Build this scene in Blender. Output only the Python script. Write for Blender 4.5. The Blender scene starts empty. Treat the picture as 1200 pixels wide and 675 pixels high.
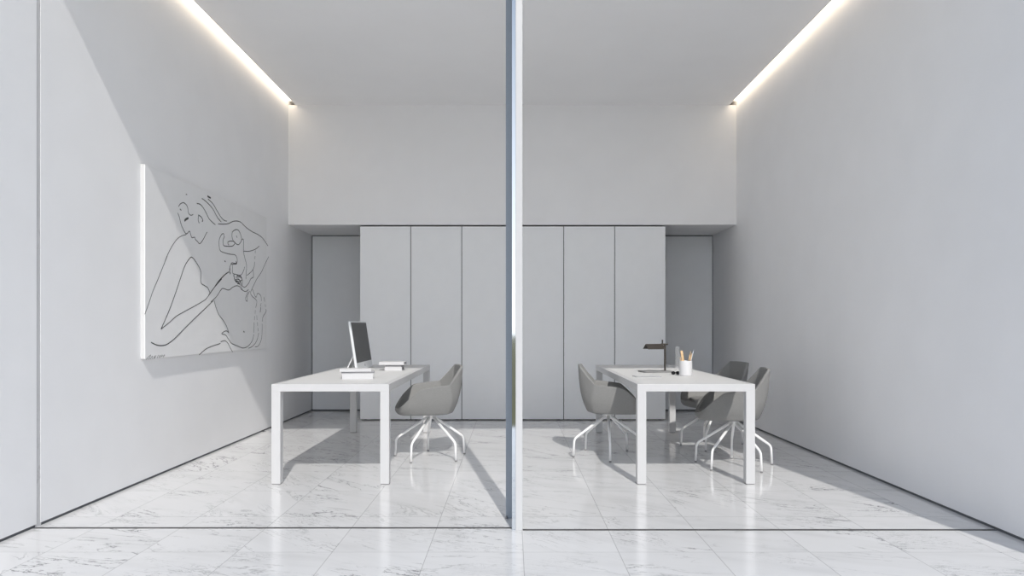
import bpy, bmesh, math, random
from mathutils import Vector, Matrix
random.seed(7)
S = bpy.context.scene
C = S.collection
F = 870.0          # focal length in pixels of the 1200 px frame
HC = 1.17          # camera height
PI = math.pi
R = math.radians

# ------------------------------------------------------------------ helpers
def obj(name, bm, mat, parent=None, smooth=False, label=None):
    me = bpy.data.meshes.new(name)
    bmesh.ops.recalc_face_normals(bm, faces=bm.faces[:])
    bm.to_mesh(me); bm.free()
    if smooth:
        for p in me.polygons: p.use_smooth = True
    if mat: me.materials.append(mat)
    o = bpy.data.objects.new(name, me); C.objects.link(o)
    if parent: o.parent = parent
    if label: o['label'] = label
    return o

def tag(o, label, cat, group=None, kind=None):
    o['label'] = label; o['category'] = cat
    if group: o['group'] = group
    if kind: o['kind'] = kind
    return o

def thing(name, label, cat, loc=(0, 0, 0), rz=0, group=None):
    o = bpy.data.objects.new(name, None); C.objects.link(o)
    o.empty_display_size = .1
    o.location = loc; o.rotation_euler = (0, 0, rz)
    return tag(o, label, cat, group)

def struct(name, bm, m, label, cat, smooth=False):
    o = obj(name, bm, m, None, smooth)
    return tag(o, label, cat, None, 'structure')

def sdup(root, loc, rz, label):
    r = root.copy(); C.objects.link(r); r.location = loc; r.rotation_euler = (0, 0, rz)
    r['label'] = label
    for ch in list(root.children):
        c = ch.copy(); C.objects.link(c); c.parent = r
        for g in list(ch.children):
            d = g.copy(); C.objects.link(d); d.parent = c
    return r

def box(bm, x0, x1, y0, y1, z0, z1, bevel=0.0, seg=2):
    t = bmesh.new()
    vs = [t.verts.new((x, y, z)) for z in (z0, z1) for y in (y0, y1) for x in (x0, x1)]
    for f in ((0, 1, 3, 2), (4, 6, 7, 5), (0, 4, 5, 1), (2, 3, 7, 6), (0, 2, 6, 4), (1, 5, 7, 3)):
        t.faces.new([vs[i] for i in f])
    if bevel > 0:
        bmesh.ops.bevel(t, geom=t.edges[:], offset=bevel, segments=seg, affect='EDGES', profile=.5)
    merge(bm, t)
    return bm

def merge(bm, t, M=None):
    mp = {}
    for v in t.verts:
        mp[v] = bm.verts.new(M @ v.co if M else v.co)
    for f in t.faces:
        try:
            n = bm.faces.new([mp[v] for v in f.verts]); n.smooth = f.smooth
        except ValueError: pass
    t.free()

def B(*a, **k):
    return box(bmesh.new(), *a, **k)

def lathe(bm, prof, n=32, cx=0, cy=0):
    """prof: list of (r,z); closed at r=0"""
    rings = []
    for r, z in prof:
        if r < 1e-6: rings.append([bm.verts.new((cx, cy, z))])
        else: rings.append([bm.verts.new((cx + r*math.cos(2*PI*i/n), cy + r*math.sin(2*PI*i/n), z)) for i in range(n)])
    for a, b in zip(rings, rings[1:]):
        for i in range(n):
            j = (i+1) % n
            q = ([a[0]] if len(a) == 1 else [a[i], a[j]]) + ([b[0]] if len(b) == 1 else [b[j], b[i]])
            if len(q) >= 3:
                try: bm.faces.new(q)
                except ValueError: pass
    return bm

def round_path(pts, rad, n=6):
    pts = [Vector(p) for p in pts]; out = [pts[0]]
    for a, b, c in zip(pts, pts[1:], pts[2:]):
        d1 = (a-b).normalized(); d2 = (c-b).normalized()
        p0 = b + d1*rad; p1 = b + d2*rad
        for i in range(n+1):
            t = i/n
            out.append((1-t)**2*p0 + 2*t*(1-t)*b + t*t*p1)
    out.append(pts[-1]); return out

def tube(bm, pts, rad, n=12, rads=None):
    pts = [Vector(p) for p in pts]
    T = []
    for i in range(len(pts)):
        d = pts[min(i+1, len(pts)-1)] - pts[max(i-1, 0)]
        T.append(d.normalized())
    u = T[0].orthogonal().normalized(); rings = []
    for i, (p, t) in enumerate(zip(pts, T)):
        u = (u - t*u.dot(t)).normalized(); v = t.cross(u)
        r = rads[i] if rads else rad
        rings.append([bm.verts.new(p + (u*math.cos(2*PI*k/n) + v*math.sin(2*PI*k/n))*r) for k in range(n)])
    for a, b in zip(rings, rings[1:]):
        for k in range(n): bm.faces.new((a[k], a[(k+1) % n], b[(k+1) % n], b[k]))
    bm.faces.new(rings[0][::-1]); bm.faces.new(rings[-1])
    return bm

# ------------------------------------------------------------------ materials
def newmat(name):
    m = bpy.data.materials.new(name); m.use_nodes = True
    nt = m.node_tree; b = nt.nodes['Principled BSDF']
    return m, nt, b

def NN(nt, t, **kw):
    n = nt.nodes.new(t)
    for k, v in kw.items(): setattr(n, k, v)
    return n

def plain(name, col, rough=.5, metal=0, var=.03, scale=30, bump=0, bscale=200, spec=.5):
    m, nt, b = newmat(name)
    tc = NN(nt, 'ShaderNodeTexCoord')
    no = NN(nt, 'ShaderNodeTexNoise'); no.inputs['Scale'].default_value = scale; no.inputs['Detail'].default_value = 4
    nt.links.new(tc.outputs['Object'], no.inputs['Vector'])
    mr = NN(nt, 'ShaderNodeMapRange'); mr.inputs['To Min'].default_value = 1-var; mr.inputs['To Max'].default_value = 1+var
    mr.inputs['From Min'].default_value = .3; mr.inputs['From Max'].default_value = .7
    nt.links.new(no.outputs['Fac'], mr.inputs['Value'])
    mx = NN(nt, 'ShaderNodeVectorMath', operation='SCALE'); mx.inputs[0].default_value = col[:3]
    nt.links.new(mr.outputs[0], mx.inputs['Scale'])
    nt.links.new(mx.outputs[0], b.inputs['Base Color'])
    b.inputs['Roughness'].default_value = rough; b.inputs['Metallic'].default_value = metal
    b.inputs['Specular IOR Level'].default_value = spec
    if bump:
        n2 = NN(nt, 'ShaderNodeTexNoise'); n2.inputs['Scale'].default_value = bscale; n2.inputs['Detail'].default_value = 3
        nt.links.new(tc.outputs['Object'], n2.inputs['Vector'])
        bp = NN(nt, 'ShaderNodeBump'); bp.inputs['Strength'].default_value = bump; bp.inputs['Distance'].default_value = .002
        nt.links.new(n2.outputs['Fac'], bp.inputs['Height']); nt.links.new(bp.outputs[0], b.inputs['Normal'])
    return m

def marble(name, tiles=True, base=(.715, .715, .718), dark=.26, rough=.13):
    m, nt, b = newmat(name); L = nt.links.new
    def math_(op, a, bb=None, c=None):
        n = NN(nt, 'ShaderNodeMath', operation=op)
        for i, v in enumerate((a, bb, c)):
            if v is None: continue
            if hasattr(v, 'is_output'): L(v, n.inputs[i])
            else: n.inputs[i].default_value = v
        return n.outputs[0]
    tc = NN(nt, 'ShaderNodeTexCoord')
    sp = NN(nt, 'ShaderNodeSeparateXYZ'); L(tc.outputs['Object'], sp.inputs[0])
    TX, TY = .494, .712
    gx = math_('DIVIDE', math_('SUBTRACT', sp.outputs[0], .058), TX)
    gy = math_('DIVIDE', math_('SUBTRACT', sp.outputs[1], 3.841), TY)
    ix, iy = math_('FLOOR', gx), math_('FLOOR', gy)
    fx, fy = math_('FRACT', gx), math_('FRACT', gy)
    cid = NN(nt, 'ShaderNodeCombineXYZ')
    if tiles: L(ix, cid.inputs[0]); L(iy, cid.inputs[1])
    wn = NN(nt, 'ShaderNodeTexWhiteNoise', noise_dimensions='3D'); L(cid.outputs[0], wn.inputs['Vector'])
    off = NN(nt, 'ShaderNodeVectorMath', operation='SCALE'); L(wn.outputs['Color'], off.inputs[0]); off.inputs['Scale'].default_value = 23.0
    # neighbouring tiles of a row come from different slabs
    pos = NN(nt, 'ShaderNodeVectorMath', operation='ADD'); L(tc.outputs['Object'], pos.inputs[0]); L(off.outputs[0], pos.inputs[1])
    rot = NN(nt, 'ShaderNodeVectorRotate', rotation_type='Z_AXIS')
    L(pos.outputs[0], rot.inputs['Vector'])
    ang = math_('ADD', math_('MULTIPLY', wn.outputs['Value'], .9), .15)
    L(ang, rot.inputs['Angle'])
    mp = NN(nt, 'ShaderNodeMapping'); mp.inputs['Scale'].default_value = (1.0, 4.4, 1.0)
    L(rot.outputs[0], mp.inputs['Vector'])
    def vein(scale, width, dist, detail=7):
        n = NN(nt, 'ShaderNodeTexNoise'); n.inputs['Scale'].default_value = scale; n.inputs['Detail'].default_value = detail
        n.inputs['Roughness'].default_value = .62; n.inputs['Distortion'].default_value = dist
        L(mp.outputs[0], n.inputs['Vector'])
        a = math_('ABSOLUTE', math_('SUBTRACT', n.outputs['Fac'], .5))
        r = NN(nt, 'ShaderNodeMapRange', interpolation_type='SMOOTHSTEP')
        L(a, r.inputs['Value']); r.inputs['From Min'].default_value = 0; r.inputs['From Max'].default_value = width
        r.inputs['To Min'].default_value = 1; r.inputs['To Max'].default_value = 0
        return r.outputs[0]
    def blob(scale, lo, hi, src=None):
        n = NN(nt, 'ShaderNodeTexNoise'); n.inputs['Scale'].default_value = scale; n.inputs['Detail'].default_value = 3
        L(pos.outputs[0] if src is None else src, n.inputs['Vector'])
        r = NN(nt, 'ShaderNodeMapRange', interpolation_type='SMOOTHSTEP'); L(n.outputs['Fac'], r.inputs['Value'])
        r.inputs['From Min'].default_value = lo; r.inputs['From Max'].default_value = hi
        return r.outputs[0]
    tr = NN(nt, 'ShaderNodeSeparateColor'); L(wn.outputs['Color'], tr.inputs[0])
    tm = math_('ADD', math_('MULTIPLY', tr.outputs[1], 1.0), .25)      # some tiles are busier than others
    v1 = math_('MULTIPLY', math_('MULTIPLY', vein(1.3, .013, .8), blob(1.5, .43, .58)), tm)
    v2 = math_('MULTIPLY', vein(4.0, .022, 1.6), math_('MULTIPLY', math_('MULTIPLY', blob(2.2, .52, .66), .7), tm))
    v3 = math_('MULTIPLY', blob(1.8, .42, .8, mp.outputs[0]), .13)
    v = math_('MINIMUM', math_('ADD', math_('ADD', v1, v2), v3), 1.0)
    mix = NN(nt, 'ShaderNodeMix', data_type='RGBA')
    mix.inputs['A'].default_value = (*base, 1)
    mix.inputs['B'].default_value = (base[0]*dark, base[1]*dark, base[2]*dark*1.02, 1)
    L(math_('MULTIPLY', v, .95), mix.inputs['Factor'])
    out = mix.outputs['Result']
    # tiny tone change per tile
    tone = math_('ADD', math_('MULTIPLY', wn.outputs['Value'], .05), .965)
    sc = NN(nt, 'ShaderNodeVectorMath', operation='SCALE'); L(out, sc.inputs[0]); L(tone, sc.inputs['Scale'])
    out = sc.outputs[0]
    if tiles:
        ex = math_('MULTIPLY', math_('MINIMUM', fx, math_('SUBTRACT', 1.0, fx)), TX)
        ey = math_('MULTIPLY', math_('MINIMUM', fy, math_('SUBTRACT', 1.0, fy)), TY)
        e = math_('MINIMUM', ex, ey)
        r = NN(nt, 'ShaderNodeMapRange', interpolation_type='SMOOTHSTEP'); L(e, r.inputs['Value'])
        r.inputs['From Min'].default_value = .0008; r.inputs['From Max'].default_value = .0030
        r.inputs['To Min'].default_value = .62; r.inputs['To Max'].default_value = 1
        s2 = NN(nt, 'ShaderNodeVectorMath', operation='SCALE'); L(out, s2.inputs[0]); L(r.outputs[0], s2.inputs['Scale'])
        out = s2.outputs[0]
    L(out, b.inputs['Base Color'])
    b.inputs['Roughness'].default_value = rough
    return m

M = {}
M['floor'] = marble('marble_tiles')
M['marble_strip'] = marble('marble_strip', False, (.60, .60, .61), .4, .3)
M['wall'] = plain('wall_plaster', (.888, .888, .896), .75, 0, .012, 3, .25, 60)
M['ceiling'] = plain('ceiling_plaster', (.915, .912, .915), .85, 0, .01, 2)
M['cabinet'] = plain('cabinet_lacquer', (.87, .88, .89), .45, 0, .01, 6)
M['carcass'] = plain('cabinet_dark_gap', (.02, .02, .02), .8)
M['door'] = plain('flush_door_paint', (.86, .875, .89), .5, 0, .012, 5)
M['gap'] = plain('painted_gap_shadow', (.10, .105, .115), .6, 0, .05)  # dark colour stands in for the shade inside the shadow gaps
M['track'] = plain('dark_track_metal', (.09, .09, .09), .45, .4, .2, 15)
M['desk'] = plain('white_powder_coat', (.55, .55, .555), .38, 0, .006, 20)
M['top'] = plain('white_laminate_top', (.64, .64, .635), .5, 0, .008, 12)
M['fabric'] = plain('grey_wool_fabric', (.245, .245, .24), .95, 0, .12, 260, .6, 420, .2)
M['chrome'] = plain('white_painted_tube', (.90, .90, .90), .3, 0, .01)
M['glide'] = plain('grey_plastic_glide', (.22, .22, .22), .5)
M['alu'] = plain('pale_aluminium', (.74, .75, .76), .35, .35, .01)
M['screen'] = plain('dark_screen', (.035, .035, .035), .4, 0, .02, 30, 0, 200, .3)
M['logo'] = plain('dark_logo', (.06, .06, .06), .4)
M['paper'] = plain('book_cover_white', (.57, .57, .58), .6, 0, .015)
M['cover2'] = plain('book_cover_pale_grey', (.48, .48, .50), .6, 0, .015)
M['pages'] = plain('book_pages', (.30, .30, .31), .9, 0, .15, 300)
M['bronze'] = plain('dark_bronze', (.042, .036, .03), .5, .2, .05)
M['basemetal'] = plain('brushed_grey_base', (.22, .22, .22), .5, .2, .04)
M['cup'] = plain('white_ceramic', (.64, .64, .65), .3, 0, .005)
M['wood'] = plain('pale_wood', (.72, .50, .28), .6, 0, .12, 40)
M['brown'] = plain('brown_wood', (.30, .20, .10), .6, 0, .15, 40)
M['black'] = plain('gloss_black', (.015, .015, .016), .15)
M['silver'] = plain('silver_pen', (.70, .74, .80), .25, .6)
M['canvas'] = plain('canvas_white', (.84, .84, .842), .85, 0, .01, 8, .3, 500)
M['canvas_side'] = plain('canvas_edge_white', (.60, .60, .60), .8, 0, .01)
M['ink'] = plain('black_ink', (.045, .045, .045), .8, 0, .3, 60)
M['pencil'] = plain('pencil_grey', (.25, .25, .25), .8, 0, .2, 60)
M['post'] = plain('white_frame_paint', (.52, .52, .525), .35, 0, .01)
M['postback'] = plain('slate_frame_paint', (.34, .38, .43), .3, 0, .02)
M['mirror'] = plain('polished_steel', (.70, .735, .765), .05, 1, .005)
M['lawn'] = plain('lawn_grass', (.10, .095, .022), .95, 0, .3, 3)
# emitter
m, nt, b = newmat('led_diffuser')
b.inputs['Base Color'].default_value = (.9, .88, .84, 1)
b.inputs['Emission Color'].default_value = (1, .84, .64, 1); b.inputs['Emission Strength'].default_value = 2.3
M['led'] = m
# clear glass (thin, lets light through)
m, nt, b = newmat('clear_glass')
b.inputs['Base Color'].default_value = (.62, .63, .64, 1); b.inputs['Roughness'].default_value = .06
b.inputs['Alpha'].default_value = .08
M['glass'] = m

# ------------------------------------------------------------------ setting
XL, XR = -2.765, 2.775
HCEIL = 3.9
YF = 3.70                      # front edge of the roof
YS = F/94.8                    # face of the high wall over the cabinets
YC = F/94.6 + .006             # cabinet door faces
YB = F/85.0                    # back wall of the recess
HS = 2.422
GAP = .017

bm = B(-9, 9, -.10, YB+.3, -.12, 0)
struct('floor', bm, M['floor'], 'white veined marble floor tiles running from terrace to back wall', 'floor')
bm = B(-80, 80, -90, -.12, -.3, -.10)
struct('ground', bm, M['lawn'], 'green lawn in front of the marble terrace', 'ground')

# ceiling slab with a slot along both walls
SL, SR = XL+.092, XR-.092
bm = bmesh.new()
box(bm, SL, SR, YF, YB+.2, HCEIL, HCEIL+.075)
struct('ceiling', bm, M['ceiling'], 'plain pale grey ceiling with a light slot along each side wall', 'ceiling')

struct('ceiling', B(XL-.25, XR+.25, YF, YB+.2, HCEIL+.0756, HCEIL+.26), M['ceiling'], 'roof slab closing the two light slots above the ceiling', 'roof')
# left wall in two pieces with the marble lined slot between them
bm = bmesh.new()
box(bm, XL-.25, XL, 2.35, 4.318, GAP, HCEIL+.075)
box(bm, XL-.25, XL, 4.356, YB+.2, GAP, HCEIL+.075)
struct('wall_left', bm, M['wall'], 'white plastered wall on the left behind the line drawing', 'wall')
bm = B(XL-.05, XL-.0015, 4.312, 4.362, 0, HCEIL+.25)
struct('trim_1', bm, M['marble_strip'], 'narrow vertical marble strip let into the left wall', 'trim')
bm = B(XR, XR+.25, 3.0, YB+.2, GAP, HCEIL+.075)
struct('wall_right', bm, M['wall'], 'tall blank white plastered wall on the right', 'wall')
bm = B(XL-.24, XL-.006, 2.36, YB, 0, GAP)
struct('baseboard_left', bm, M['gap'], 'thin recessed profile painted dark as gap shade under the left wall', 'baseboard')  # dark tone paints the shadow gap under both side walls
bm = B(XR+.006, XR+.24, 3.01, YB, 0, GAP)
struct('baseboard_right', bm, M['gap'], 'thin recessed profile painted dark as gap shade under the right wall', 'baseboard')
bm = B(XL, XR, YS, YB+.2, HS, HCEIL)
struct('wall_upper', bm, M['wall'], 'wide high wall panel above the storage cabinets', 'wall')
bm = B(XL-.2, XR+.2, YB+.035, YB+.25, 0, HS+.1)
struct('wall_back', bm, M['gap'], 'back wall painted dark as shade in the gaps round the flush doors', 'wall')  # wall coloured dark so the door gaps read as shadowed
# flush doors at the two ends of the recess
def flush_door(name, x0, x1, label):
    bm = B(x0, x1, YB, YB+.033, .018, HS-.014, bevel=.002)
    struct(name, bm, M['door'], label, 'door')
CX0, CX1 = (421.5-600)/94.6, (780.2-600)/94.6
flush_door('door_1', XL+.014, CX0+.25, 'flush grey door in the recess left of the cabinets')
flush_door('door_2', CX1-.25, XR-.014, 'flush grey door in the recess right of the cabinets')

# floor tracks
struct('trim_2', B(XL-.0, -.002, 4.287, 4.313, 0, .0015), M['track'], 'dark floor track left of the central post', 'trim')
struct('trim_3', B(.062, XR-.0, 4.245, 4.272, 0, .0015), M['track'], 'dark floor track right of the central post', 'trim')

# central post of the glass front
w = bpy.data.objects.new('window_1', None); C.objects.link(w)
tag(w, 'tall central metal post of the front opening', 'window frame', None, 'structure')
HP = HCEIL
obj('front_post', B(.021, .060, 4.245, 4.44, 0, HP, bevel=.002), M['post'], w, label='white front post')
obj('polished_strip', B(0.0, .0205, 4.247, 4.44, 0, HP), M['mirror'], w, label='polished reflecting strip')
obj('rear_post', B(-.0375, .035, 4.515, 4.60, 0, HP, bevel=.002), M['postback'], w, label='slate blue rear post')
obj('post_web', B(.012, .045, 4.44, 4.516, 0, HP), M['postback'], w)
for x in (-.033, .052):
    bm = lathe(bmesh.new(), [(0, 0), (.006, 0), (.006, .016), (0, .018)], 10, x, 4.508)
    obj('floor_pin', bm, M['glide'], w)

# ------------------------------------------------------------------ slot lights
def cove(name, x0, x1, label):
    t = thing(name, label, 'ceiling light', ((x0+x1)/2, 0, HCEIL), 0, 'slot lights in the ceiling')
    hw = (x1-x0)/2
    obj('housing', B(-hw, hw, YF+.12, YS-.002, .066, .0756), M['post'], t)
    obj('diffuser', B(-hw+.002, hw-.002, YF+.13, YS-.006, .052, .066), M['led'], t, label='glowing warm white diffuser')
    return t
cove('linear_light', XL, SL, 'long warm white light strip where ceiling meets left wall')
cove('linear_light', SR, XR, 'long warm white light strip where ceiling meets right wall')

# ------------------------------------------------------------------ cabinets
names = ['pale grey cabinet at the left end, beside the left recessed door',
         'pale grey cabinet second from the left, right behind the grey chair at the left desk',
         'pale grey cabinet just left of the central post',
         'pale grey cabinet just right of the central post',
         'pale grey cabinet second from the right, behind the right desk\'s left chair',
         'pale grey cabinet at the right end, behind the desk lamp']
cw = (CX1-CX0)/6
def cab_unit():
    t = thing('tall_cabinet', names[0], 'cabinet', (CX0+cw/2, YC, 0), 0, 'row of tall storage cabinets')
    hw = cw/2
    obj('body', B(-hw+.0005, hw-.0005, .021, .66, .022, 2.412), M['carcass'], t, label='dark cabinet body seen in the gaps')
    obj('door', B(-hw+.0045, hw-.0045, 0, .02, .0135, 2.404, bevel=.0012), M['cabinet'], t)
    f1 = obj('foot', lathe(bmesh.new(), [(0, 0), (.02, 0), (.02, .02), (.012, .024), (0, .024)], 12, -hw+.06, .06), M['black'], t)
    f2 = obj('foot', lathe(bmesh.new(), [(0, 0), (.02, 0), (.02, .02), (.012, .024), (0, .024)], 12, hw-.06, .06), M['black'], t)
    obj('plinth', B(-hw+.001, hw-.001, .10, .12, 0, .023), M['carcass'], t)
    return t
cab = cab_unit()
for i in range(1, 6):
    sdup(cab, (CX0+cw*(i+.5), YC, 0), 0, names[i])

# ------------------------------------------------------------------ desks
DW, DL, DH = .868, 2.72, .742
def make_desk(loc, label):
    t = thing('desk', label, 'desk', loc, 0, 'long white desks')
    LG, RH = .066, .055
    g = obj  # legs stand at the four corners
    for x in (0, DW-LG):
        for y in (0, DL-LG):
            l = obj('leg', B(x, x+LG, y, y+LG, .006, DH-RH, bevel=.0015), M['desk'], t)
            obj('foot_glide', B(x+.004, x+LG-.004, y+.004, y+LG-.004, 0, .006), M['glide'], l)
    for y in (0, DL-LG):
        obj('end_rail', B(0, DW, y, y+LG, DH-RH, DH-.0006, bevel=.0015), M['desk'], t)
    for x in (0, DW-.04):
        obj('side_rail', B(x, x+.04, LG, DL-LG, DH-RH, DH-.0006, bevel=.0015), M['desk'], t)
    obj('tabletop', B(.0405, DW-.0405, LG+.0005, DL-LG-.0005, DH-.02, DH, bevel=.0008), M['top'], t)
    return t
YD = F/159.0
XD1, XD2 = -1.774, .924
d1 = make_desk((XD1, YD, 0), 'long white desk on the left with computer and books on top')
d2 = sdup(d1, (XD2, YD, 0), 0, 'long white desk on the right with lamp and pen cup on top')

# ------------------------------------------------------------------ chairs (front = +X)
def chair_shell_bm():
    Rm = [(.318, 0, .448), (.303, .17, .452), (.225, .262, .545), (.125, .300, .636), (-.03, .305, .652), (-.125, .293, .662), (-.200, .225, .745), (-.258, .178, .820), (-.276, 0, .824)]
    Mm = [(.326, 0, .420), (.304, .175, .418), (.215, .240, .455), (.10, .268, .49), (-.04, .272, .50), (-.155, .252, .505), (-.215, .205, .52), (-.245, .125, .54), (-.250, 0, .54)]
    Bm = [(.300, 0, .393), (.280, .155, .393), (.19, .195, .395), (.09, .212, .395), (-.04, .212, .395), (-.12, .195, .398), (-.17, .15, .405), (-.185, .08, .405), (-.19, 0, .405)]
    def inner(p, d, dz):
        v = Vector((p[0]+.02, p[1], 0)); n = v.normalized()
        return (p[0]-n.x*d, p[1]-n.y*d, p[2]+dz)
    rows = []
    rows.append([(x*.45, y*.45, .392) for x, y, z in Bm])
    rows.append(Bm)
    rows.append(Mm)
    rows.append([tuple(.35*a+.65*b for a, b in zip(p, q)) for p, q in zip(Mm, Rm)])
    rows.append(Rm)
    rows.append([inner(p, .024, .0) for p in Rm])
    mi = []
    for k, p in enumerate(Mm):
        q = inner(p, .034, .018); mi.append((q[0], q[1], max(q[2], .462) if k > 1 else .455))
    rows.append([tuple(.35*a+.65*b for a, b in zip(p, inner(q, .026, -.0))) for p, q in zip(mi, Rm)])
    rows.append(mi)
    rows.append([(x*.93, y*.93, .447 if k > 1 else .447) for k, (x, y, z) in enumerate(Bm)])
    rows.append([(x*.45, y*.45, .444) for x, y, z in Bm])
    bm = bmesh.new(); cr = bm.edges.layers.float.new('crease_edge'); vc = bm.verts.layers.float.new('crease_vert')
    rings = []
    for row in rows:
        full = list(row) + [(x, -y, z) for x, y, z in row[-2:0:-1]]
        rings.append([bm.verts.new(p) for p in full])
    n = 16
    for a, b in zip(rings, rings[1:]):
        for i in range(n): bm.faces.new((a[i], a[(i+1) % n], b[(i+1) % n], b[i]))
    c0 = bm.verts.new((0.02, 0, .392)); c1 = bm.verts.new((.02, 0, .444))
    for i in range(n):
        bm.faces.new((rings[0][(i+1) % n], rings[0][i], c0)); bm.faces.new((rings[-1][i], rings[-1][(i+1) % n], c1))
    for k in (4, 5):
        for i in range(n):
            e = bm.edges.get((rings[k][i], rings[k][(i+1) % n]))
            if e: e[cr] = .75
    for col in (3, 13, 5, 11, 7, 9):
        for k in (4, 5): rings[k][col][vc] = .8
    for col in (7, 9):
        for k in (2, 3, 4, 5, 6):
            e = bm.edges.get((rings[k][col], rings[k+1][col]))
            if e: e[cr] = .6
    for col in (5, 11, 2, 14):        # folds where the arms meet back and seat front
        for k in (1, 2, 3, 4, 5, 6):
            e = bm.edges.get((rings[k][col], rings[k+1][col]))
            if e: e[cr] = .55
    for i in range(n):
        e = bm.edges.get((rings[1][i], rings[1][(i+1) % n]))
        if e: e[cr] = .5
    return bm

LEG_OFF = []
def make_chair(loc, face, legdeg, label):
    t = thing('office_chair', label, 'chair', loc, 0, 'grey bucket chairs at the desks')
    sh = obj('seat_shell', chair_shell_bm(), M['fabric'], t, smooth=True)
    md = sh.modifiers.new('s', 'SUBSURF'); md.levels = 2; md.render_levels = 3
    sh.rotation_euler = (0, 0, face)
    # cushion
    bm = bmesh.new(); rings = []
    for s, z in ((.0, .444), (.80, .442), (.93, .452), (.93, .466), (.84, .476), (.5, .479), (0, .479)):
        if s == 0: rings.append([bm.verts.new((.04, 0, z))]); continue
        ring = []
        for i in range(28):
            a = 2*PI*i/28; ca, sa = math.cos(a), math.sin(a)
            x = .205*s*math.copysign(abs(ca)**.55, ca); y = .185*s*math.copysign(abs(sa)**.55, sa)
            ring.append(bm.verts.new((x+.045, y, z)))
        rings.append(ring)
    for a, b in zip(rings, rings[1:]):
        for i in range(28):
            j = (i+1) % 28
            q = ([a[0]] if len(a) == 1 else [a[i], a[j]]) + ([b[0]] if len(b) == 1 else [b[j], b[i]])
            bm.faces.new(q)
    cu = obj('seat_cushion', bm, M['fabric'], t, smooth=True); cu.rotation_euler = (0, 0, face)
    # hub
    bm = lathe(bmesh.new(), [(0, .345), (.014, .347), (.03, .36), (.036, .372), (.05, .388), (.06, .396), (0, .398)], 24)
    obj('hub', bm, M['chrome'], t, smooth=True)
    for k in range(5):
        a = R(legdeg+72*k); d = Vector((math.cos(a), math.sin(a), 0))
        pts = [d*.012 + Vector((0, 0, .372)), d*.319 + Vector((0, 0, .163)), d*.328 + Vector((0, 0, .012))]
        pp = round_path(pts, .03, 6)
        l = obj('leg', tube(bmesh.new(), pp, .0095, 12, [.0125]+[.0105]*1+[.0095]*(len(pp)-2)), M['chrome'], t, smooth=True)
        f = d*.3285
        obj('foot_glide', lathe(bmesh.new(), [(0, 0), (.0105, 0), (.0105, .010), (.009, .013), (0, .013)], 12, f.x, f.y), M['glide'], l)
    return t

def place(px, py):   # floor point seen at a pixel
    k = (py-382)/HC
    return ((px-600)/k, F/k, 0)
YK = F/900.0
make_chair((-.722, 6.85*YK, 0), R(194), 29, 'grey bucket chair on white star legs at the left desk')
make_chair((.866, 6.93*YK, 0), R(-6), 50, 'grey bucket chair left of the right desk, its back to the post')
make_chair((1.86, 6.43*YK, 0), R(172), 5, 'nearer grey bucket chair on the right side of the right desk')
make_chair((1.975, 7.45*YK, 0), R(192), 23, 'farther grey bucket chair on the right side of the right desk')

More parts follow.
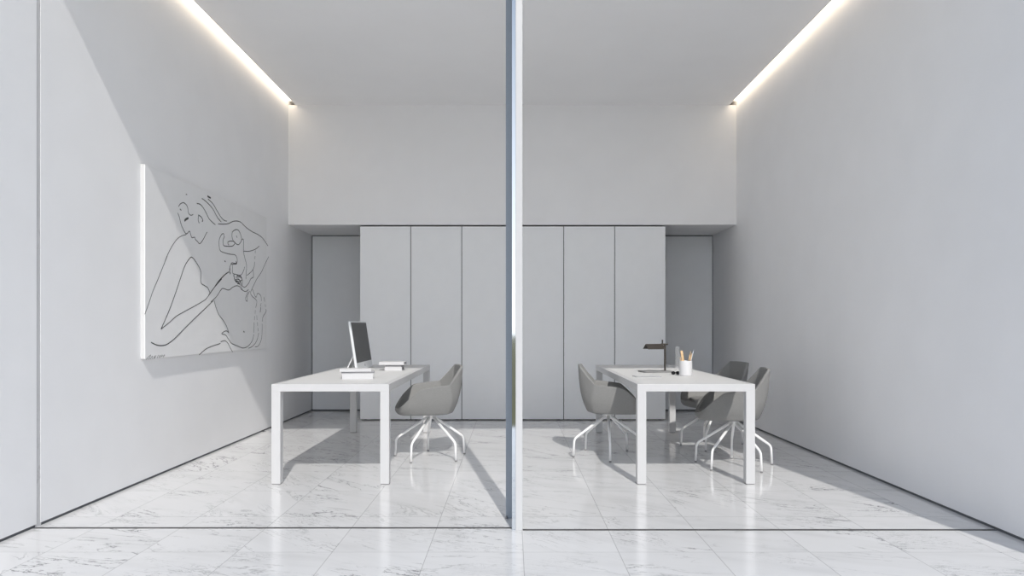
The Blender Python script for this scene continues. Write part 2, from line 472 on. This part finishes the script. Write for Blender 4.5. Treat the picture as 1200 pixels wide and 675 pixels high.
# ------------------------------------------------------------------ picture
def wallpt(px, py, x=XL+.036):
    k = (px-600)/x
    return (F/k, HC+(382-py)/k)
y0 = F*(-(XL))/(600-164.7); y1 = F*(-(XL+.034))/(600-312.5)
z0, z1 = .925, 2.375
pic = thing('canvas_picture', 'large white canvas with black line drawing on the left wall', 'picture', (XL, (y0+y1)/2, z0))
hy = (y1-y0)/2
obj('canvas', B(.0265, .034, -hy+.0, hy, 0, z1-z0, bevel=.001), M['canvas'], pic)
obj('stretcher_frame', B(.0, .0262, -hy, hy, 0, z1-z0, bevel=.001), M['canvas_side'], pic, label='white canvas edge turned over the stretcher')
def to_px(o, s, pts): return [(o[0]+a/s, o[1]+b/s) for a, b in pts]
A_ = ((160, 190), 5.62); B_ = ((230, 220), 5.62); C_ = ((160, 300), 5.19); D_ = ((230, 310), 5.62)
strokes = [
 (A_, [(278,292),(290,275),(310,267),(328,280),(338,300),(342,330),(350,345),(362,350),(374,344)], 1),
 (A_, [(273,335),(283,362),(295,410),(310,445),(325,470),(336,469),(350,455),(358,478),(366,497),(384,495),(388,508),(402,522),(415,537),(430,525),(445,500),(460,470),(467,461)], 1),
 (A_, [(317,387),(326,377),(343,368)], 2.6), (A_, [(287,308),(296,318)], 1.2),
 (A_, [(410,345),(407,380),(414,402)], 1.1), (A_, [(412,350),(428,362),(438,384),(432,390)], 1.3),
 (A_, [(398,272),(420,278),(440,300),(460,335),(478,372),(500,395),(520,412)], 1.1),
 (A_, [(468,224),(490,237)], 2.2), (A_, [(326,211),(334,214)], 1),
 (A_, [(328,477),(300,485),(270,505),(240,545),(210,600),(190,650),(183,672)], .8),
 (C_, [(188,0),(160,70),(130,145),(100,215),(75,290),(51,355)], .8),
 (B_, [(38,70),(70,95),(110,140),(140,195),(165,225)], 1.1),
 (B_, [(78,74),(110,105),(140,155),(165,195),(185,215),(202,220)], 1.1),
 (B_, [(145,238),(180,240),(215,235),(250,220),(290,225),(330,262),(370,290),(410,310),(440,335),(473,383)], 1.1),
 (B_, [(262,275),(240,290),(236,320),(245,350),(262,368),(278,375),(292,360),(300,340),(292,305),(278,280),(262,275)], 1.1),
 (B_, [(266,315),(270,330)], 1),
 (B_, [(185,322),(180,302),(165,312),(152,345),(152,385),(160,415),(185,428),(225,438),(255,442),(268,460),(270,490),(255,498),(235,495),(225,515),(218,552)], 1),
 (B_, [(187,322),(178,345),(180,378),(200,385),(235,385),(250,375),(255,360),(240,352),(220,352),(208,362),(215,378)], 1.1),
 (B_, [(298,345),(312,342),(312,415),(320,460),(332,510),(330,560),(328,602)], 1),
 (B_, [(312,418),(350,418),(390,405),(415,385)], 1),
 (B_, [(390,412),(389,432)], .9), (B_, [(388,450),(387,470)], .9), (B_, [(386,488),(382,520),(370,545),(350,565),(335,577)], .9),
 (B_, [(477,455),(455,500),(430,555),(400,600),(380,640),(365,672)], .9),
 (B_, [(187,482),(194,487)], 1.6),
 (B_, [(240,510),(240,560),(260,570),(295,575),(315,540),(318,520)], .9),
 (B_, [(232,505),(250,503),(268,500),(262,484)], 1.2),
 (B_, [(245,575),(255,600),(262,620),(285,630),(305,672)], 1), (B_, [(262,590),(290,588),(302,606),(280,618),(262,608)], 1.1),
 (B_, [(268,600),(290,612),(300,640),(320,655),(345,630),(360,600),(378,585),(375,540)], 1),
 (B_, [(110,672),(140,625),(180,580),(215,555),(226,568),(222,520)], 1),
 (C_, [(150,445),(200,330),(240,220),(270,130),(295,60),(320,20),(338,8),(365,40),(392,95),(392,160),(415,180),(435,195),(448,228)], 1.15),
 (C_, [(150,445),(200,405),(250,362),(330,318),(400,278),(425,260),(448,228),(480,185),(519,140)], .9),
 (D_, [(80,205),(120,150),(160,100),(190,68),(217,48)], 1),
 (C_, [(90,525),(120,540),(150,545),(185,538),(230,505),(290,445),(350,385),(420,318),(465,274)], 1.1),
 (D_, [(98,246),(135,210),(165,165),(180,158),(215,168),(240,150),(265,140),(285,145),(300,165),(325,178),(345,165)], 1),
 (D_, [(118,235),(130,280),(150,330),(180,370),(200,405),(215,450)], 1),
 (D_, [(215,450),(197,437),(168,455),(195,465),(215,495),(235,520),(270,535),(310,550),(345,535),(370,500),(380,460)], 1),
 (D_, [(380,450),(382,380)], .9), (D_, [(384,366),(386,340)], .8), (D_, [(388,325),(390,300)], .8), (D_, [(392,285),(400,245),(388,225),(370,210),(358,185),(370,160)], .9),
 (D_, [(162,508),(190,502),(210,520),(225,550),(240,576)], 1),
 (D_, [(160,520),(100,540),(60,560),(20,595)], 1),
 (D_, [(345,552),(375,535),(400,500),(412,450)], .9), (D_, [(409,440),(407,418)], .8), (D_, [(405,405),(403,380)], .8), (D_, [(401,365),(399,335)], .8),
 (D_, [(388,542),(410,535),(430,490),(435,420),(434,390)], .9), (D_, [(436,375),(440,345),(460,310),(459,295)], .9), (D_, [(457,280),(455,262)], .8), (D_, [(452,245),(446,215)], .9),
 (D_, [(372,165),(385,200),(395,215),(405,190),(425,205),(430,240)], .9), (D_, [(428,255),(424,275)], .9), (D_, [(426,280),(422,315)], 1.6),
 (D_, [(311,440),(318,445)], 1.8),
 (D_, [(250,62),(253,100),(270,115),(285,132)], 1), (D_, [(268,72),(295,78),(305,110),(300,140)], 1.1), (D_, [(260,100),(280,96),(292,118),(270,128)], 1),
 (D_, [(352,175),(336,212),(336,242),(325,225),(340,178)], 1),
 (C_, [(60,630),(75,612),(88,602),(80,620),(74,630)], .5), (C_, [(84,628),(98,608),(96,626)], .5), (C_, [(104,626),(112,606),(110,624),(120,604)], .5),
 (C_, [(126,622),(134,602)], .5), (C_, [(136,618),(146,604),(142,620)], .5), (C_, [(150,616),(158,600)], .5), (C_, [(164,616),(172,598)], .5), (C_, [(152,608),(174,606)], .4),
]
def catmull(P, n=5):
    if len(P) < 3: return P
    out = []
    Q = [P[0]]+P+[P[-1]]
    for i in range(1, len(Q)-2):
        p0, p1, p2, p3 = Q[i-1], Q[i], Q[i+1], Q[i+2]
        for k in range(n):
            t = k/n
            out.append(tuple(.5*((2*p1[j])+(-p0[j]+p2[j])*t+(2*p0[j]-5*p1[j]+4*p2[j]-p3[j])*t*t+(-p0[j]+3*p1[j]-3*p2[j]+p3[j])*t**3) for j in (0, 1)))
    out.append(P[-1]); return out
def ribbons(sel, w0):
    bm = bmesh.new()
    for (o, s), pts, w in sel:
        P = [wallpt(*q) for q in to_px(o, s, pts)]
        P = catmull(P)
        L = []
        for i, p in enumerate(P):
            a = Vector(P[max(i-1, 0)]); b = Vector(P[min(i+1, len(P)-1)])
            d = (b-a)
            d = d.normalized() if d.length > 1e-9 else Vector((1, 0))
            n = Vector((-d.y, d.x))*w0*w
            q = Vector(p)
            L.append((q+n, q-n))
        vs = []
        for a, b in L:
            vs.append([bm.verts.new((x, v[0]-(y0+y1)/2, v[1]-z0)) for v, x in ((a, .0342), (a, .0350), (b, .0350), (b, .0342))])
        for a, b in zip(vs, vs[1:]):
            for k in range(3):
                bm.faces.new((a[k], a[k+1], b[k+1], b[k]))
        for e in (vs[0], vs[-1]): bm.faces.new(e)
    return bm
sig = [s for s in strokes if s[2] <= .5]; dr = [s for s in strokes if s[2] > .5]
obj('line_drawing', ribbons(dr, .0036), M['ink'], pic, label='black ink outline of a woman holding a child')
obj('signature', ribbons(sig, .0045), M['pencil'], pic, label='faint pencilled signature')

# ------------------------------------------------------------------ things on the left desk
def dpt(px, py, h=DH):
    k = (py-382)/(HC-h)
    return ((px-600)/k, F/k, h)
# computer: local x = viewing direction, y = along the screen
ma = Vector((-1.467, F/123.4)); mb = Vector((-1.462, F/111.5))
mc = (ma+mb)/2; mw = (mb-ma).length/2
mon = thing('desktop_computer', 'slim silver all-in-one computer leaning back on the left desk', 'computer', (mc.x, mc.y, DH))
tilt = R(8.5)
MH = .475
def tilted(bm):
    Mx = Matrix.Translation((0, 0, .0037)) @ Matrix.Rotation(-tilt, 4, 'Y')
    for v in bm.verts: v.co = Mx @ v.co
    return bm
tilt_off = 0.004
obj('casing', tilted(B(-.024, 0, -mw, mw, .0, MH, bevel=.004)), M['alu'], mon)
obj('screen', tilted(B(-.001, .0012, -mw+.014, mw-.014, .072, MH-.012)), M['screen'], mon, label='dark switched-off screen')
bm = bmesh.new()
pr = []
for i in range(40):          # small fruit shaped mark on the chin
    a = 2*PI*i/40; r = .0115*(1-.18*max(0, math.cos(a-PI/2))**8-.10*max(0, math.cos(a+PI/2))**10)
    y, z = r*math.cos(a), r*math.sin(a)
    dd = math.hypot(y-.013, z-.001)
    if dd < .006: y = .013-math.sqrt(max(0, .006**2-(z-.001)**2))
    pr.append((y, z))
def extr(bm, prof, x0, x1, cy, cz):
    a = [bm.verts.new((x0, cy+y, cz+z)) for y, z in prof]; b = [bm.verts.new((x1, cy+y, cz+z)) for y, z in prof]
    n = len(prof)
    bm.faces.new(a[::-1]); bm.faces.new(b)
    for i in range(n): bm.faces.new((a[i], a[(i+1) % n], b[(i+1) % n], b[i]))
extr(bm, pr, .0002, .0012, 0, .036)
extr(bm, [(0, 0), (.003, .001), (.005, .006), (.001, .004)], .0002, .0012, 0, .0485)
obj('logo', tilted(bm), M['logo'], mon, label='small dark fruit mark')
# rear strut and foot
bm = bmesh.new()
prof = [(-.062, .235), (-.052, .235), (-.160, .004), (-.172, .004)]
a = [bm.verts.new((x, -.085, z)) for x, z in prof]; b2 = [bm.verts.new((x, .085, z)) for x, z in prof]
bm.faces.new(a); bm.faces.new(b2[::-1])
for i in range(4): bm.faces.new((a[i], a[(i+1) % 4], b2[(i+1) % 4], b2[i]))
obj('strut', bm, M['alu'], mon)
obj('foot_plate', B(-.175, .02, -.085, .085, 0, .005, bevel=.001), M['alu'], mon)

def make_book(loc, rz, w, d, h, mat, label, group, fore=False):
    t = thing('book', label, 'book', loc, rz, group)
    c = .003
    bm = bmesh.new()
    box(bm, 0, w, 0, d, 0, c, bevel=.0006); box(bm, 0, w, 0, d, h-c, h, bevel=.0006)
    s0, s1 = (d-c, d+.0002) if fore else (-.0002, c)
    box(bm, .0005, w-.0005, s0, s1, .0005, h-.0005, bevel=.0006)
    obj('cover', bm, mat, t)
    obj('pages', B(.004, w-.004, (.005 if fore else c), (d-c if fore else d-.005), c-.0003, h-c+.0003), M['pages'], t)
    return t
g = 'books stacked on the left desk'
p = dpt(400.9, 444.4)
make_book((p[0], p[1], DH), R(11), .245, .185, .042, M['paper'], 'thick white book at the bottom of the near stack', g)
make_book((p[0]-.012, p[1]+.012, DH+.0422), R(9), .262, .185, .016, M['cover2'], 'thin pale grey book in the middle of the near stack', g, True)
make_book((p[0]-.022, p[1]+.004, DH+.0584), R(10), .252, .18, .022, M['paper'], 'white book on top of the near stack beside the computer', g)
p = dpt(450.6, 434.3)
make_book((p[0], p[1], DH), R(2), .166, .22, .032, M['paper'], 'small white book at the bottom of the far stack', g)
make_book((p[0]+.002, p[1]+.006, DH+.0322), R(1), .160, .21, .022, M['cover2'], 'small pale book in the middle of the far stack', g, True)
make_book((p[0]-.055, p[1]-.004, DH+.0544), R(0), .243, .20, .028, M['paper'], 'wide white book overhanging the top of the far stack', g)

# ------------------------------------------------------------------ things on the right desk
px_, py_ = 1.423, 6.905
lamp = thing('desk_lamp', 'dark metal desk lamp with tent shaped shade on the right desk', 'lamp', (px_, py_, DH), R(14))
obj('base', B(-.235, .035, -.085, .085, 0, .014, bevel=.004), M['basemetal'], lamp, label='flat grey metal base')
bm = tube(bmesh.new(), [(0, 0, .012), (0, 0, .262)], .0095, 16)
obj('pole', bm, M['bronze'], lamp)
bm = tube(bmesh.new(), [(-.04, 0, .258), (.028, 0, .258)], .0075, 12)
obj('arm', bm, M['bronze'], lamp)
bm = bmesh.new()
a0 = R(12)
SLn, SW, SH, th = .165, .062, .048, .0035
prof = [(-SW, -SH), (0, 0), (SW, -SH), (SW-th*1.6, -SH), (0, -th*1.7), (-SW+th*1.6, -SH)]
e1 = [bm.verts.new((-.03-SLn, y, .262+z)) for y, z in prof]; e2 = [bm.verts.new((-.022, y, .262+z)) for y, z in prof]
for q in ((0, 1, 4, 5), (1, 2, 3, 4)):
    bm.faces.new([e1[i] for i in q]); bm.faces.new([e2[i] for i in q][::-1])
for i in range(6): bm.faces.new((e1[i], e1[(i+1) % 6], e2[(i+1) % 6], e2[i]))
sh = obj('lamp_shade', bm, M['bronze'], lamp)
bm = tube(bmesh.new(), [(-.026, 0, .255), (-.026, 0, .300)], .0065, 12)
obj('handle', bm, M['bronze'], lamp)
# sheet / notebook in front of the lamp
p = dpt(746.5, 442.2)
nb = thing('notebook', 'thin white notebook lying in front of the lamp on the right desk', 'notebook', (p[0]+.0, p[1]-.0, DH), R(6))
bm = bmesh.new(); box(bm, 0, .215, 0, .15, 0, .0015, bevel=.0004); box(bm, 0, .215, 0, .15, .0055, .007, bevel=.0004); box(bm, 0, .0018, 0, .15, 0, .007, bevel=.0004)
obj('cover', bm, M['paper'], nb); obj('pages', B(.002, .212, .003, .147, .0014, .0056), M['pages'], nb)
# cup
cx, cy = 203.6/136*1.0, F/136.0
cup = thing('pen_cup', 'white cylindrical cup holding pens on the right desk', 'cup', (cx, cy, DH), 0)
bm = lathe(bmesh.new(), [(0, 0), (.050, 0), (.0535, .003), (.0545, .008), (.0545, .126), (.0535, .129), (.0515, .129), (.0505, .126), (.0505, .008), (0, .006)], 48)
obj('cup_body', bm, M['cup'], cup, smooth=True)
def stick(name, label, cat, mat, base, tip, rad, flat=None, tipmat=None, part=None):
    b3, t3 = Vector(base), Vector(tip)
    t = thing(name, label, cat, (cx+b3.x, cy+b3.y, DH+b3.z), 0, 'pens and brushes in the cup')
    d = t3-b3; Ln = d.length; q = d.to_track_quat('Z', 'Y').to_matrix().to_4x4()
    bm = bmesh.new()
    if flat: box(bm, -flat[0]/2, flat[0]/2, -flat[1]/2, flat[1]/2, 0, Ln, bevel=.0008)
    else: tube(bm, [(0, 0, 0), (0, 0, Ln*.86), (0, 0, Ln*.87), (0, 0, Ln)], rad, 10, [rad, rad, rad, rad*.35])
    for v in bm.verts: v.co = q @ v.co
    obj('shaft' if part is None else part, bm, mat, t)
    if tipmat:
        bm = bmesh.new(); tube(bm, [(0, 0, Ln*.60), (0, 0, Ln*.84)], rad*1.12, 10)
        for v in bm.verts: v.co = q @ v.co
        obj('band', bm, tipmat, t)
stick('pencil', 'thin pale pencil leaning left out of the cup', 'pencil', M['silver'], (.0, -.02, .009), (-.060, -.005, .182), .0035, tipmat=M['wood'])
stick('ruler', 'wide pale wooden ruler standing in the cup', 'ruler', M['wood'], (-.005, .0, .009), (-.034, .01, .215), 0, flat=(.006, .020), part='blade')
stick('paintbrush', 'dark brown handled brush leaning right out of the cup', 'brush', M['brown'], (.01, .01, .009), (.047, .02, .212), .0055, tipmat=M['wood'])
stick('pen', 'silver pen leaning farthest right out of the cup', 'pen', M['silver'], (.012, -.022, .009), (.066, -.01, .222), .0038)
stick('pencil', 'pale wooden pencil just left of the silver pen', 'pencil', M['wood'], (.014, -.008, .009), (.050, -.018, .196), .0038)
# glasses
p = dpt(791.6, 439.2)
gl = thing('sunglasses', 'small folded black glasses lying left of the white cup', 'glasses', (p[0], p[1], DH), R(8))
bm = bmesh.new()
for s in (-1, 1):
    t = bmesh.new()
    ring = [Vector((s*.020+.0165*math.cos(2*PI*i/20), 0, .0165+.0135*math.sin(2*PI*i/20))) for i in range(21)]
    tube(t, ring, .0023, 8); merge(bm, t)
box(bm, -.006, .006, -.002, .002, .018, .022)
obj('frame', bm, M['black'], gl)
for s in (-1, 1):
    bm = bmesh.new(); t = bmesh.new()
    lathe(t, [(0, -.0008), (.0155, -.0008), (.0155, .0008), (0, .0008)], 20)
    merge(bm, t, Matrix.Translation((s*.020, 0, .0165)) @ Matrix.Scale(.82, 4, (0, 0, 1)) @ Matrix.Rotation(PI/2, 4, 'X'))
    obj('lens', bm, M['black'], gl)
    bm = tube(bmesh.new(), round_path([(s*.037, 0, .022), (s*.037, .012, .021), (-s*.030, .012+.004*(s+1), .006)], .005, 4), .0018, 8)
    obj('temple', bm, M['black'], gl)
# clear tube vase behind the cup
gx, gy = (794.0-600)/(F/6.98), 6.98
va = thing('glass_vase', 'tall clear narrow glass behind the pen cup on the right desk', 'vase', (gx, gy, DH))
bm = lathe(bmesh.new(), [(0, 0), (.021, 0), (.0215, .002), (.0215, .235), (.0195, .235), (.0195, .012), (0, .010)], 32)
obj('vase_body', bm, M['glass'], va, smooth=True)

# ------------------------------------------------------------------ light
sun = bpy.data.lights.new('sun', 'SUN'); sun.energy = 2.75; sun.angle = R(.8); sun.color = (1, .965, .92)
so = bpy.data.objects.new('sun', sun); C.objects.link(so)
dirv = Vector((-.175, 1, -.82))
so.rotation_euler = dirv.to_track_quat('-Z', 'Y').to_euler()
so.location = (3, -8, 9)

W = bpy.data.worlds.new('sky'); S.world = W; W.use_nodes = True
nt = W.node_tree; bg = nt.nodes['Background']
tc = NN(nt, 'ShaderNodeTexCoord'); sp = NN(nt, 'ShaderNodeSeparateXYZ'); nt.links.new(tc.outputs['Generated'], sp.inputs[0])
cr = NN(nt, 'ShaderNodeValToRGB'); nt.links.new(sp.outputs[2], cr.inputs['Fac'])
cr.color_ramp.elements[0].position = 0; cr.color_ramp.elements[0].color = (1.50, 1.54, 1.60, 1)
cr.color_ramp.elements[1].position = 1; cr.color_ramp.elements[1].color = (.18, .26, .40, 1)
e = cr.color_ramp.elements.new(.15); e.color = (1.15, 1.22, 1.33, 1)
e = cr.color_ramp.elements.new(.45); e.color = (.40, .48, .62, 1)
nt.links.new(cr.outputs[0], bg.inputs['Color']); bg.inputs['Strength'].default_value = 1.0

# ------------------------------------------------------------------ camera
cam = bpy.data.cameras.new('camera'); co = bpy.data.objects.new('camera', cam); C.objects.link(co)
co.location = (0, 0, HC); co.rotation_euler = (PI/2, 0, 0)
cam.sensor_fit = 'HORIZONTAL'; cam.sensor_width = 36; cam.lens = 36*F/1200
cam.shift_y = 44.5/1200
cam.clip_end = 300
S.camera = co

S.view_settings.view_transform = 'Standard'; S.view_settings.look = 'None'
S.view_settings.gamma = 1; S.view_settings.use_curve_mapping = False
S.view_settings.exposure = 0.2
S.cycles.use_denoising = True
S.cycles.max_bounces = 12; S.cycles.diffuse_bounces = 8; S.cycles.glossy_bounces = 4
S.cycles.sample_clamp_indirect = 8
